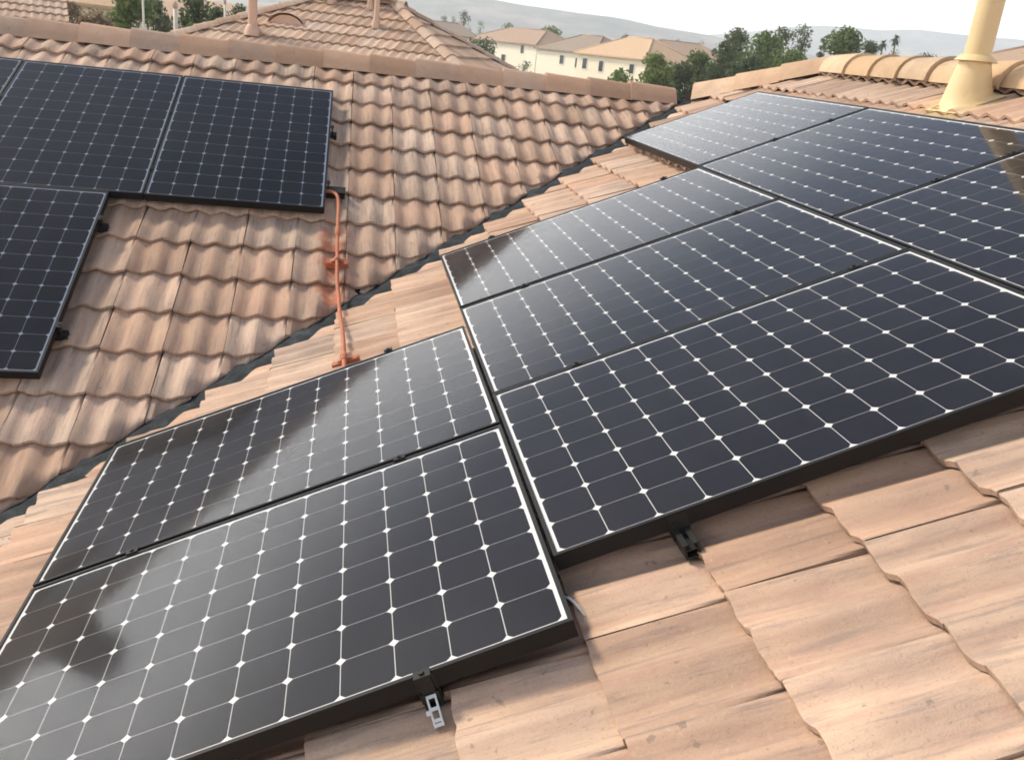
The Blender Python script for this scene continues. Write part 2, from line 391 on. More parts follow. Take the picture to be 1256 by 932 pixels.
# ------------------------------------------------------------------ roof tile mesh
EXP, PIT, AMP, TLEN = .3246, .3005, .0128, .372
NSEG = 14
def wave(x): return AMP * math.cos(4 * math.pi * x / PIT)
def tile_geo(nseg=NSEG, simple_=False, seed=0):
    r_ = random.Random(seed)
    xs = [.0016 + (PIT - .0032) * i / nseg for i in range(nseg + 1)]
    def top(y): return .055 - .0880 * y
    rows = [(0.003, -.021), (0.000, -.003), (.0035, 0), (.5*TLEN, 0), (TLEN, 0)] if not simple_ else [(0, -.021), (0, 0), (TLEN, 0)]
    v, f = [], []
    jag = [r_.uniform(-.003, .003) for _ in xs]
    for j, (y, dz) in enumerate(rows):
        for i, x in enumerate(xs):
            yy = y + (jag[i] if j < 3 and not simple_ else 0)
            edge = -.0025 if i in (0, nseg) and j >= 1 else 0
            v.append((x, yy, top(y) + dz + wave(x) + edge))
    n = nseg + 1
    for j in range(len(rows) - 1):
        for i in range(nseg): f.append((j*n+i, j*n+i+1, (j+1)*n+i+1, (j+1)*n+i))
    for i, sgn in ((0, 1), (nseg, -1)):                        # short side skirts
        a = [1*n+i, (len(rows)-1)*n+i]; k = len(v)
        for q in a: v.append((v[q][0], v[q][1], v[q][2] - .016))
        f.append((a[0], a[1], k+1, k) if sgn > 0 else (a[1], a[0], k, k+1))
    return v, f
tile_meshes = []
for s_ in range(5):
    v, f = tile_geo(seed=s_); me = bpy.data.meshes.new('tile'); me.from_pydata(v, [], f)
    me.polygons.foreach_set('use_smooth', [True] * len(me.polygons)); me.set_sharp_from_angle(angle=rad(50))
    me.materials.append(M['tile']); tile_meshes.append(me)

# ------------------------------------------------------------------ solar panel layout (needed for tile visibility)
PW, PL, LIP = 1.046, 1.559, .010
G = .0345
UC, VC, UF, VF = .2526, .0300, .3295, 1.6185
panels = []       # (slope frame, centre x, centre y (upslope), turned, label)
def p1(u0, v0, turned, label):
    du, dv = (PL, PW) if turned else (PW, PL)
    panels.append((1, -(u0 + du/2), v0 + dv/2, turned, label))
p1(0, -PL, False, 'black solar panel whose front edge overhangs a bare silver rail end')
p1(PW + G, -PL, False, 'black solar panel with the terracotta conduit running under its upper edge')
p1(UC, VC, False, 'black solar panel with a black rail end below its long front edge on bare tiles')
p1(UC + PW + G, VC, False, 'black solar panel in the middle of a stack of three on the orange slope')
p1(UC + 2*(PW + G), VC, False, 'black solar panel at the valley end of a stack of three')
p1(UF, VF, True, 'black solar panel under the ridge, next to the panel that mirrors the flue pipe')
p1(UF + PL + G, VF, True, 'black solar panel mirroring the cream flue pipe in its upper corner')
p1(UF + 2*(PL + G), VF, True, 'pale sky-mirroring solar panel by the hip caps, farthest up the valley')
X2, Y2 = -.6612, (5.6153 - YV) / CO
GL = .0253
def p2(xr, ytop, label): panels.append((2, xr - PW/2, ytop - PL/2, False, label))
p2(X2, Y2, 'black solar panel with the junction box and conduit at its lower corner')
p2(X2 - PW - GL, Y2, 'black solar panel between two others in the row along the far ridge')
p2(X2 - 2*(PW + GL), Y2, 'black solar panel mostly cut off, at the left end of the ridge row')
p2(-1.923, Y2 - 1.559 - .024, 'black solar panel below the ridge row, alone above the bare pink tiles')
panel_polys = []
for s_, cx, cy, tr_, lb in panels:
    hx, hy = ((PL if tr_ else PW)/2 + LIP, (PW if tr_ else PL)/2 + LIP)
    Fm = F1 if s_ == 1 else F2
    panel_polys.append([proj(Fm @ Vector((cx + a*hx, cy + b*hy, -.012))) for a, b in ((-1,-1),(1,-1),(1,1),(-1,1))])
def inside(q, poly):
    if any(c is None for c in poly): return False
    r_ = False; n = len(poly)
    for i in range(n):
        (xa, ya), (xb, yb) = poly[i], poly[(i+1) % n]
        if (ya > q[1]) != (yb > q[1]) and q[0] < (xb-xa)*(q[1]-ya)/(yb-ya)+xa: r_ = not r_
    return r_

# ------------------------------------------------------------------ the house we stand on
house = thing('house', 'stuccoed house whose pinkish and orange tiled roof carries the solar panels', 'house')
house.location = (0, 0, -5.6)
bpy.context.view_layer.update()
HI = Matrix.Translation((0, 0, 5.6))
def part(o, parent=house):
    o.parent = parent; o.matrix_parent_inverse = parent.matrix_world.inverted() if parent is house else Matrix.Identity(4); return o
EX, EY, YS, XW = -4.2, -4.2 + YV, -3.2, -6.6      # eaves and outer limits
def slope_deck(name, poly, kind):
    o = mesh_obj(name, poly, [tuple(range(len(poly)))], M['deck']); o.parent = house; o.matrix_parent_inverse = HI.copy(); return o
dz = -.012
deck1 = slope_deck('roof_slope', [(EX, YS, z1(EX)+dz), (RX, YS, z1(RX)+dz), (RX, HY, z1(RX)+dz), (RY-YV, RY, z1(RY-YV)+dz), (EX, EX+YV, z1(EX)+dz)], 1)
deck1['label'] = 'orange sunlit slope of curved tiles under most of the panels'
deck2 = slope_deck('roof_slope', [(XW, EY, z2(EY)+dz), (EX, EY, z2(EY)+dz), (RY-YV, RY, z2(RY)+dz), (XW, RY, z2(RY)+dz)], 2)
deck2['label'] = 'pinkish slope of curved tiles beyond the dark valley'
zr1, zr2 = z1(RX)+.03, z2(RY)+.03
XE = RX + 5.0; YN = RY + 4.6
o = slope_deck('roof_slope', [(RX, YS, zr1), (XE, YS, zr1-(XE-RX)*T), (XE, HY+(XE-RX), zr1-(XE-RX)*T), (RX, HY, zr1)], 3); o.data.materials[0] = M['roof_tan']
o = slope_deck('roof_slope', [(XW, RY, zr2), (RY-YV, RY, zr2), (RX, HY, zr1), (RX+(YN-HY), YN, zr1-(YN-HY)*T), (XW, YN, zr2-(YN-RY)*T)], 4); o.data.materials[0] = M['roof_tan']
wl = MB()
zb = 0.0
for (xa, ya), (xb, yb), zt in [((EX+.5, YS+.4), (EX+.5, EY+.5), z1(EX)-.25), ((EX+.5, EY+.5), (XW+.4, EY+.5), z2(EY)-.25), ((XW+.4, EY+.5), (XW+.4, YN-.5), -1.9),
                               ((XW+.4, YN-.5), (XE-.5, YN-.5), -1.9), ((XE-.5, YN-.5), (XE-.5, YS+.4), -1.9), ((XE-.5, YS+.4), (EX+.5, YS+.4), -1.9)]:
    wl.add([(xa, ya, 0), (xb, yb, 0), (xb, yb, zt+5.6), (xa, ya, zt+5.6)], [(0, 1, 2, 3)])
wl.build('wall', M['stucco_t'], house)

def to_slope(o, B, deck):
    o.parent = deck; o.matrix_parent_inverse = Matrix.Identity(4)
# deck objects sit at world identity (parent inverse cancels the house offset)
cut_v = [(1, (1, -1, 0), .040), (2, (-1, 1, 0), .012)]     # valley cuts: keep n.(p) + off
cands = []
def gen(slope):
    B = B1 if slope == 1 else B2
    if slope == 1:
        ys = [.350 + .3265 * k + (.040 if k >= 9 else 0) for k in range(-16, 11)]; xs = [-.002 + PIT * k for k in range(-23, 12)]; ex = .3265
    else:
        y0 = (5.962 - YV) / CO; ys = [y0 - EXP * k for k in range(-1, 24)]; xs = [-1.709 + PIT * k for k in range(-17, 14)]; ex = EXP
    for yb in ys:
        for xb in xs:
            pts = [B @ Vector((xb + PIT*i/4, yb + ex*j/4, .035)) for i in range(5) for j in range(5)]
            def ok(p):
                wv = (p.x - p.y + YV) / math.sqrt(2)
                if slope == 1: return wv > .03 and p.x < RX and p.y > YS and p.x > EX and (p.x + p.y < RX + HY or p.x < RY - YV)
                return wv < -.008 and p.y < RY and p.x > XW and p.y > EY
            ins = [ok(p) for p in pts]
            if not any(ins): continue
            vis = 0; pr = [proj(p) for p in pts]
            for q, a in zip(pr, ins):
                if a and q and 0 <= q[0] <= 1256 and 0 <= q[1] <= 932 and not any(inside(q, pp) for pp in panel_polys): vis += 1
            area = 0
            if vis:
                c4 = [pr[0], pr[4], pr[24], pr[20]]
                if all(c4): area = abs(sum(c4[i][0]*c4[(i+1)%4][1]-c4[(i+1)%4][0]*c4[i][1] for i in range(4)))/2 * vis/25
            cands.append((area, slope, xb, yb, all(ins), ex))
gen(1); gen(2)
cands.sort(key=lambda c: -c[0])
def cut_bm(bm, B, slope):
    """trim a tile (in slope coordinates) along valley, hip and ridge"""
    inv = B.inverted(); rot = inv.to_3x3()
    def cut(co, no):                       # removes what lies on the +no side
        geom = bm.verts[:] + bm.edges[:] + bm.faces[:]
        r_ = bmesh.ops.bisect_plane(bm, geom=geom, plane_co=inv @ Vector(co), plane_no=rot @ Vector(no), clear_outer=True, dist=1e-5)
        ed = [e for e in r_['geom_cut'] if isinstance(e, bmesh.types.BMEdge) and e.is_valid]
        if ed:
            x_ = bmesh.ops.extrude_edge_only(bm, edges=ed)
            vv = [e for e in x_['geom'] if isinstance(e, bmesh.types.BMVert)]
            bmesh.ops.translate(bm, verts=vv, vec=(0, 0, -.020))
    s2 = math.sqrt(2)
    if slope == 1:
        cut((-.5*YV + .098/s2 + random.uniform(-.006,.006), .5*YV - .098/s2, 0), (-1, 1, 0))
        cut((RX - .03, 0, 0), (1, 0, 0)); cut((RX - .03, HY, 0), (1, 1, 0)); 
    else:
        cut((-.5*YV - .026/s2 + random.uniform(-.005,.005), .5*YV + .026/s2, 0), (1, -1, 0))
        cut((0, RY - .03, 0), (0, 1, 0))
n_single = 0
rest = {1: [], 2: []}
for area, slope, xb, yb, whole, ex in cands:
    B = B1 if slope == 1 else B2; deck = deck1 if slope == 1 else deck2
    jit = Matrix.Translation((xb + random.uniform(-.0015, .0015), yb + random.uniform(-.006, .006), random.uniform(-.0015, .004))) @ \
          Matrix.Rotation(random.gauss(0, .007), 4, 'Z') @ Matrix.Rotation(random.gauss(0, .006), 4, 'X') @ Matrix.Rotation(random.gauss(0, .006), 4, 'Y')
    if n_single < 298 and area > 12:
        n_single += 1
        me = random.choice(tile_meshes)
        if not whole:
            bm = bmesh.new(); bm.from_mesh(me); bm.transform(jit); cut_bm(bm, B, slope); bm.transform(jit.inverted())
            if not bm.faces: bm.free(); n_single -= 1; continue
            me = bpy.data.meshes.new('tile'); bm.to_mesh(me); bm.free(); me.materials.clear(); me.materials.append(M['tile'])
        o = share('tile', me, deck, B @ jit)
    else:
        rest[slope].append((jit, whole))
for slope in (1, 2):
    B = B1 if slope == 1 else B2; deck = deck1 if slope == 1 else deck2
    v0, f0 = tile_geo(10, True); bmA = bmesh.new(); ly = bmA.faces.layers.float.new('rnd')
    meA = MB(); rn = []
    tmp = bpy.data.meshes.new('tmp'); tmp.from_pydata(v0, [], f0)
    bmC = bmesh.new()
    for jit, whole in rest[slope]:
        if whole: meA.add([jit @ Vector(p) for p in v0], f0); rn += [random.random()] * len(f0)
        else:
            bm = bmesh.new(); bm.from_mesh(tmp); bm.transform(jit); cut_bm(bm, B, slope); bm.verts.index_update()
            meA.add([p.co.copy() for p in bm.verts], [tuple(q.index for q in fc.verts) for fc in bm.faces]); rn += [random.random()] * len(bm.faces); bm.free()
    bmA.free(); bmC.free(); bpy.data.meshes.remove(tmp)
    me = bpy.data.meshes.new('covered_tiles'); me.from_pydata(meA.v, [], meA.f)
    at_ = me.attributes.new('rnd', 'FLOAT', 'FACE'); at_.data.foreach_set('value', rn[:len(me.polygons)])
    me.polygons.foreach_set('use_smooth', [True] * len(me.polygons)); me.set_sharp_from_angle(angle=rad(50)); me.materials.append(M['tile'])
    o = share('covered_tiles', me, deck, B); o['kind'] = 'stuff'

# valley flashing -------------------------------------------------------
v, f = [], []; n = 150; s2 = math.sqrt(2)
W_ = [-.20, -.07, -.020, .025, .070, .20]
for i in range(n + 1):
    sft = i / n; xv = EX + (RY - YV - EX) * sft
    for j, wv in enumerate(W_):
        wj = wv + random.uniform(-.006, .006) * (0 < j < 5)
        x = xv + wj / s2; y = xv + YV - wj / s2
        base = z1(x) if wv > 0 else z2(y)
        up = (.004, .014, .040, .052, .034, .004)[j] + (random.uniform(-.005, .007) + .007*math.sin(i*.9)) * (0 < j < 5)
        v.append((x, y, base + up))
k = len(W_)
for i in range(n):
    for j in range(k - 1): f.append((i*k+j, i*k+j+1, (i+1)*k+j+1, (i+1)*k+j))
o = mesh_obj('valley_flashing', v, f, M['flash'], None, True); o.parent = house; o.matrix_parent_inverse = HI.copy()
o['label'] = 'dark grey crumpled metal strip in the roof valley'

# ridge and hip caps ----------------------------------------------------
PROF = [(-.135, -.135), (-.105, -.09), (-.052, -.014), (-.02, -.002), (0, 0), (.02, -.002), (.052, -.014), (.105, -.09), (.135, -.135)]
def cap_mesh(name, prof, length, mat, lift=.02, grow=1.06, th=.016, rows=3):
    """cap runs along +x from its raised lapping end at x=0"""
    v, f = [], []; n = len(prof)
    for r in range(rows + 1):
        u = r / rows; sc = grow + (1/grow - grow) * u
        for (a, b) in prof: v.append((length * u, a * sc, b * sc + lift * (1 - u)))
    for (a, b) in prof: v.append((0.001, a * grow * .88, (b - th) * grow + lift))
    for r in range(rows):
        for i in range(n - 1): f.append((r*n+i, (r+1)*n+i, (r+1)*n+i+1, r*n+i+1))
    e = (rows + 1) * n
    for i in range(n - 1): f.append((i, i+1, e+i+1, e+i))
    me = bpy.data.meshes.new(name); me.from_pydata(v, [], f)
    me.polygons.foreach_set('use_smooth', [True] * len(me.polygons)); me.set_sharp_from_angle(angle=rad(40)); me.materials.append(mat); return me
capA = cap_mesh('ridge_cap', PROF, .415, M['cap'])
BAR = [(.162 * math.cos(a), .150 * math.sin(a) - .150) for a in [math.pi - math.pi * i / 12 for i in range(13)]]
capB = cap_mesh('barrel_cap', BAR, .43, M['cap_cream'], .022, 1.09, .02)
hipC = cap_mesh('hip_cap', PROF, .43, M['hip'])
def along(p0, p1_, me, step, name, jitter=.004):
    """caps from p0 to p1, raised ends towards p0"""
    p0, p1_ = Vector(p0), Vector(p1_); d = (p1_ - p0); ln = d.length; d.normalize()
    y = Vector((0, 0, 1)).cross(d).normalized(); z = d.cross(y); n = int(ln / step)
    for i in range(n + 1):
        p = p0 + d * (i * step) + Vector((random.uniform(-jitter, jitter), random.uniform(-jitter, jitter), random.uniform(-jitter, jitter)))
        mm = frame([d, y, z], p) @ Matrix.Rotation(random.gauss(0, .012), 4, 'Z') @ Matrix.Rotation(random.gauss(0, .012), 4, 'X')
        o = share(name, me, house, None); o.matrix_parent_inverse = HI.copy(); o.matrix_basis = mm
ZT2 = .985; ZT1 = 1.372
along((XW, RY, ZT2), (RY - YV - .28, RY, ZT2), capA, .366, 'ridge_cap')
hipd = Vector((RX - (RY - YV), HY - RY, ZT1 - 1.03))
along((RY - YV + .03, RY - .03, 1.030), (RX - .10, HY + .10, ZT1 - .035), hipC, .385, 'hip_cap')
along((RX, YS + .1, ZT1), (RX, HY - .35, ZT1 + .005), capB, .352, 'ridge_cap')
mb = MB().box(XW, RY - YV, RY - .085, RY + .085, z2(RY) - .05, ZT2 - .10)
mb.box(RX - .09, RX + .09, YS, HY, z1(RX) - .05, ZT1 - .10)
o = mb.build('ridge_mortar', M['mortar'], None); o.parent = house; o.matrix_parent_inverse = HI.copy()
# mortar under the hip
a0 = Vector((RY - YV, RY, 0)); a1 = Vector((RX, HY, 0)); nn = Vector((1, 1, 0)).normalized() * .085
v = []
for p, zt, zb_ in ((a0, .95, .74), (a1, 1.29, 1.10)):
    for sgn in (-1, 1): v += [(*(p + nn * sgn).xy, zb_), (*(p + nn * sgn).xy, zt)]
o = mesh_obj('hip_mortar', v, [(0, 1, 5, 4), (2, 6, 7, 3), (1, 3, 7, 5)], M['mortar']); o.parent = house; o.matrix_parent_inverse = HI.copy()

# ------------------------------------------------------------------ solar panels
CP = .1282; CS = .1262
def cell_mesh():
    h = CS / 2; c_ = .0120; m_ = .0046; pts = []
    for sx_, sy_, fl_ in ((1, 1, 0), (-1, 1, 1), (-1, -1, 0), (1, -1, 1)):
        q = [(sx_*h, sy_*(h-c_)), (sx_*(h-m_+.0008), sy_*(h-m_*1.0+.0008)), (sx_*(h-c_), sy_*h)]
        q[1] = (sx_*(h-c_*.46), sy_*(h-c_*.46)); pts += q[::-1] if fl_ else q
    n = len(pts); v = [(x, y, .0004) for x, y in pts] + [(x, y, 0) for x, y in pts]
    f = [tuple(range(n))] + [(i, i+n, (i+1) % n + n, (i+1) % n) for i in range(n)]
    me = bpy.data.meshes.new('cell'); me.from_pydata(v, [], f); me.materials.append(M['cell']); return me
CELL = cell_mesh()
hx, hy = PW/2 + LIP, PL/2 + LIP
def frame_mesh():
    b = MB(); fl = LIP + .001                 # visible lip
    def ring(xo, yo, xi, yi, z0, z1_):
        v = []
        for z in (z0, z1_):
            for x, y in ((xo, yo), (xi, yi)):
                v += [(-x, -y, z), (x, -y, z), (x, y, z), (-x, y, z)]
        f = []
        for k in range(4):
            q = (k + 1) % 4
            f += [(8+k, 8+q, 12+q, 12+k), (k, 4+k, 4+q, q), (k, q, 8+q, 8+k), (4+k, 12+k, 12+q, 4+q)]
        b.add(v, f)
    ring(hx, hy, hx - fl, hy - fl, -.046, 0)
    ring(hx - fl - .0003, hy - fl - .0003, hx - .032, hy - .032, -.0455, -.0435)
    me = bpy.data.meshes.new('frame'); me.from_pydata(b.v, [], b.f); me.materials.append(M['black']); return me
FRAME = frame_mesh()
def slab(name, x, y, z0, z1_, mat):
    b = MB().box(-x, x, -y, y, z0, z1_); me = bpy.data.meshes.new(name); me.from_pydata(b.v, [], b.f); me.materials.append(mat); return me
BACK = slab('backsheet', hx - .0112, hy - .0112, -.009, -.0060, M['back'])
GLASS = bpy.data.meshes.new('glass'); gx, gy = hx - .0113, hy - .0113
GLASS.from_pydata([(-gx, -gy, -.0015), (gx, -gy, -.0015), (gx, gy, -.0015), (-gx, gy, -.0015)], [], [(0, 1, 2, 3)]); GLASS.materials.append(M['glass'])
for s_, cx, cy, tr_, lb in panels:
    mm = (F1 if s_ == 1 else F2) @ Matrix.Translation((cx + random.uniform(-.001, .001), cy + random.uniform(-.001, .001), random.uniform(-.0015, .0015)))
    mm = mm @ Matrix.Rotation(random.gauss(0, .0008), 4, 'X') @ Matrix.Rotation(random.gauss(0, .0008), 4, 'Y')
    if tr_: mm = mm @ Matrix.Rotation(math.pi/2, 4, 'Z')
    r_ = thing('solar_panel', lb, 'solar panel', 'solar panels on the two roof slopes', mm)
    share('frame', FRAME, r_); share('backsheet', BACK, r_); share('glass', GLASS, r_)
    for i in range(8):
        for j in range(12):
            share('cell', CELL, r_, Matrix.Translation(((i - 3.5) * CP, (j - 5.5) * CP, -.0058)))

# ------------------------------------------------------------------ mounting rails
def rail(slope, across, pos, a0, a1, clamps, feet, label, ends=(True, True)):
    """rail along the slope's x axis at upslope position pos from a0 to a1"""
    mm = (F1 if slope == 1 else F2) @ Matrix.Translation((a0, pos, 0))
    r_ = thing('mounting_rail', label, 'rail', 'solar mounting rails', mm); ln = a1 - a0
    b = MB()
    b.box(0, ln, -.020, -.014, -.088, -.047); b.box(0, ln, .014, .020, -.088, -.047)       # open channel
    b.box(0, ln, -.014, .014, -.088, -.083); b.box(0, ln, -.014, .014, -.066, -.062)
    b.box(0, ln, -.014, -.006, -.050, -.047); b.box(0, ln, .006, .014, -.050, -.047)
    b.build('extrusion', M['blacksteel'], r_)
    for c_ in clamps:
        q = MB().box(c_-.012, c_+.012, -.019, .019, .0005, .005); q.box(c_-.0045, c_+.0045, -.015, .015, -.047, .0005)
        q.lathe_at = None
        q.tube([(c_, 0, .005), (c_, 0, .010)], .0065, 6)
        q.build('clamp', M['blacksteel'], r_)
    for c_ in feet:
        q = MB().box(c_-.025, c_+.025, -.03, .03, -.128, -.120); q.box(c_-.02, c_+.02, -.028, -.021, -.12, -.055); q.tube([(c_, -.034, -.070), (c_, -.020, -.070)], .008, 6)
        q.build('foot', M['blacksteel'], r_)
    return r_
lb = 'black panel rail, %s'
u2 = lambda u: -u
def p1rail(v, u0, u1, clamp_us, label, **k):
    a0, a1 = -u1, -u0
    return rail(1, None, v, a0, a1, [-(u) - a0 for u in clamp_us], [ .25, (a1-a0)/2, a1-a0-.25], label, **k)
p1rail(-.335, -.02, 2*PW+G+.05, [PW + G/2, 2*PW+G+.024, -.024+.01], lb % 'ending in bare silver below the front edge')
p1rail(-1.235, .06, 2*PW+G+.03, [PW + G/2], lb % 'on the valley side of the two-panel stack')
p1rail(.335, UC-.085, UC+3*PW+2*G+.06, [UC+PW+G/2, UC+2*PW+1.5*G, UC+3*PW+2*G+.024], lb % 'with a black end on bare tiles below the front edge')
p1rail(1.385, UC+.05, UC+3*PW+2*G+.06, [UC+PW+G/2, UC+2*PW+1.5*G, UC+3*PW+2*G+.024], lb % 'beside the row that lies under the ridge')
p1rail(2.08, UF+.03, UF+3*PL+2*G+.06, [UF+PL+G/2, UF+2*PL+1.5*G], lb % 'lower one of the row under the ridge')
p1rail(2.43, UF+.03, UF+3*PL+2*G+.06, [UF+PL+G/2, UF+2*PL+1.5*G, UF+3*PL+2*G+.024], lb % 'upper one of the row under the ridge')
for bb, txt in ((.55, 'upper one of the ridge row with its end past the panel edge'), (1.28, 'lower one of the ridge row ending at the junction box')):
    a0 = X2 - 3*PW - .1; rail(2, None, Y2 - bb, a0, X2 + .055, [X2 - PW - GL/2 - a0, X2 - 2*PW - 1.5*GL - a0, X2 + .024 - a0], [.4, 1.6, 3.0], lb % txt)
for yy, txt in ((3.89, 'upper one of the lone panel below the ridge row'), (3.015, 'lower one of the lone panel below the ridge row')):
    yl = (yy + .02 - YV) / CO; a0 = -3.0; rail(2, None, yl, a0, -1.923 + .055, [1.077 + .024], [.3, .9], lb % txt)
# end stanchions visible below the front edges
def stanchion(u, v, label, tip):
    mm = F1 @ Matrix.Translation((-u, v, 0)); r_ = thing('roof_hook', label, 'bracket', 'roof hooks', mm)
    q = MB().box(-.040, .010, -.024, .024, -.050, -.0465); q.box(.006, .011, -.024, .024, -.078, -.004); q.box(-.02, .006, -.02, .02, -.078, -.050)
    q.build('cap_plate', M['blacksteel'], r_)
    q = MB()                                   # slotted leg leaning down to the tiles
    A0, A1 = Vector((.012, 0, -.058)), Vector((.058, 0, -.108)); d = (A1 - A0); ln = d.length; d.normalize(); y_ = Vector((0, 1, 0)); z_ = d.cross(y_)
    def seg(a0, a1, b0, b1, t0, t1):
        V = [A0 + d*a + y_*b + z_*t for t in (t0, t1) for a, b in ((a0, b0), (a1, b0), (a1, b1), (a0, b1))]
        q.add(V, [(0,1,2,3),(4,5,6,7),(0,1,5,4),(1,2,6,5),(2,3,7,6),(3,0,4,7)])
    seg(0, ln, -.0115, -.0070, -.005, .005); seg(0, ln, .0070, .0115, -.005, .005)
    for a in (.0, .026, .050, ln-.008): seg(a, a+.0075, -.0070, .0070, -.0045, .0045)
    seg(.030, .040, -.020, -.0117, -.004, .004)
    o = q.build('leg', tip, r_); 
    if tip is M['alu']: o['label'] = 'bare silver slotted leg'
    q = MB().tube([(.0115, -.012, -.03), (.017, -.012, -.03)], .007, 6); q.build('bolt', M['blacksteel'], r_)
stanchion(0, -.335, 'black bracket with a bare silver leg below the front panel edge', M['alu'])
stanchion(UC, .335, 'all black bracket below a front panel edge, beside bare tiles', M['blacksteel'])
# white cable tie at the panel side
o = MB().tube([F1 @ Vector(p) for p in [(-.165, .004, -.06), (-.14, .02, -.055), (-.125, .028, -.062), (-.11, .036, -.078), (-.105, .040, -.09)]], .0035, 6).build('cable_tie', M['zip'], None, True)
tag(o, 'short white cable tie end hanging off the side of a panel', 'cable tie')

# ------------------------------------------------------------------ conduit, strut blocks, junction box
def on2(x, y, h): return Vector((x, y, z2(y, h)))
def on1(x, y, h): return Vector((x, y, z1(x, h)))
pts = [on2(-.665, 4.425, .045), on2(-.64, 4.42, .040), on2(-.60, 4.40, .035), on2(-.575, 4.35, .03), on2(-.565, 4.25, .03), on2(-.562, 4.0, .035), on2(-.555, 3.75, .04), on2(-.548, 3.55, .042)]
pe = on1(-.50, 2.60, .03)
yv_ = -.54 + YV
pts += [Vector((-.535, 3.38, z2(3.42, .03))), Vector((-.525, 3.18, (z2(3.3, .035) + z1(-.525, .03)) / 2)), on1(-.51, 2.85, .035), on1(-.50, 2.6, .04), on1(-.495, 2.42, .05), on1(-.49, 2.25, .06), on1(-.487, 2.02, .068)]
con = thing('conduit', 'terracotta painted conduit running from the junction box across the valley', 'conduit'); con.location = pts[7]
bpy.context.view_layer.update()
def rel(o, root): o.parent = root; o.matrix_parent_inverse = root.matrix_world.inverted(); return o
# smooth the path
def cat(P, n=6):
    out = []
    for i in range(len(P) - 1):
        a, b, c_, d = P[max(i-1, 0)], P[i], P[i+1], P[min(i+2, len(P)-1)]
        for k in range(n):
            t_ = k / n; out.append(.5*((2*b)+(c_-a)*t_+(2*a-5*b+4*c_-d)*t_*t_+(3*b-a-3*c_+d)*t_**3))
    return out + [P[-1]]
o = MB().tube(cat(pts), .0108, 12).build('pipe', M['conduit'], None, True); smooth_angle(o, 50); rel(o, con)
for i in (5, 12):
    p = pts[i]; d = (pts[i+1] - pts[i]).normalized()
    o = MB().tube([p - d*.04, p - d*.035, p + d*.035, p + d*.04], [.013, .016, .016, .013], 12).build('coupling', M['conduit'], None, True); rel(o, con)
def block(p, F, yaw, label):
    nrm = F.to_3x3() @ Vector((0, 0, 1))
    mm = frame([F.to_3x3() @ Vector((1, 0, 0)), F.to_3x3() @ Vector((0, 1, 0)), nrm], p) @ Matrix.Rotation(yaw, 4, 'Z')
    r_ = thing('conduit_support', label, 'support', 'rust painted conduit supports', mm)
    b = MB().box(-.065, .065, -.022, .022, -.055, -.0145); b.build('block', M['block'], r_)
    q = MB(); arc = [(.0175*math.cos(a), .0175*math.sin(a)) for a in [math.pi*i/8 for i in range(9)]]
    v, f = [], []
    for y in (-.011, .011):
        v += [(.04, y, -.0135)] + [(x, y, z) for x, z in arc] + [(-.04, y, -.0135)]
    n = len(v)//2
    for i in range(n-1): f.append((i, i+1, n+i+1, n+i))
    q.add(v, f); q.build('strap', M['conduit'], r_, True)
def tang(i, F):
    d = F.to_3x3().inverted() @ (pts[i+1] - pts[i-1]); return math.atan2(-d.x, d.y)
block(pts[6], F2, tang(6, F2), 'rust red block strapping the conduit to the pinkish slope')
bm_ = pts[12]; 
d1 = F1.to_3x3().inverted() @ (pts[13] - pts[11])
block(pts[12], F1, math.atan2(-d1.x, d1.y), 'rust red block strapping the conduit to the orange slope beside a panel')
mm = frame([(1, 0, 0), (0, CO, SI), (0, -SI, CO)], on2(-.605, 4.45, .045))
jb = thing('junction_box', 'small black junction box at the panel corner where the conduit starts', 'junction box', None, mm)
MB().box(-.045, .075, -.03, .032, -.045, -.002).build('body', M['blacksteel'], jb); MB().box(-.049, .079, -.034, .036, -.002, .003).build('lid', M['blacksteel'], jb)
MB().tube([(.0, -.034, -.02), (.0, -.05, -.02)], .016, 8).build('gland', M['blacksteel'], jb)

# ------------------------------------------------------------------ flue pipe
fx, fy = 2.90, 3.27; fz = z1(fx, .105)
fl = thing('flue_pipe', 'tall cream painted flue pipe rising from a cone flashing by the ridge', 'flue', None, Matrix.Translation((fx, fy, fz)))
# skewed cone: lower ring follows the slope
n = 32; v = []; f = []
for (r0, z, tilt) in ((.18, .008, 1), (.150, .014, 1), (.132, .03, .95), (.116, .09, .5), (.098, .17, .12), (.084, .225, 0), (.082, .245, 0)):
    for k in range(n):
        a = 2*math.pi*k/n; sq = 1 / max(abs(math.cos(a)), abs(math.sin(a))) if r0 == .18 else 1
        x, y = r0*sq*.82*math.cos(a) if r0 == .18 else r0*math.cos(a), r0*sq*.82*math.sin(a) if r0 == .18 else r0*math.sin(a)
        v.append((x, y, z + x*T*tilt))
for i in range(6):
    for k in range(n): f.append((i*n+k, i*n+(k+1) % n, (i+1)*n+(k+1) % n, (i+1)*n+k))
o = mesh_obj('cone_flashing', v, f, M['cream'], fl, True); smooth_angle(o, 40)
o = MB().lathe([(.071, .262), (.080, .262), (.112, .232), (.114, .228), (.108, .228), (.072, .246)], 32).build('storm_collar', M['cream'], fl, True); smooth_angle(o, 30)
o = MB().lathe([(.0705, .18), (.0705, 1.20), (.0735, 1.20), (.0735, 1.215), (.0705, 1.215), (.0705, 1.45)], 32).build('pipe', M['cream'], fl, True); smooth_angle(o, 40)
o = MB().lathe([(.072, 1.42), (.12, 1.44), (.125, 1.50), (.12, 1.58), (.14, 1.60), (.10, 1.66), (.0, 1.68)], 24).build('rain_cap', M['cream'], fl, True); smooth_angle(o, 40)

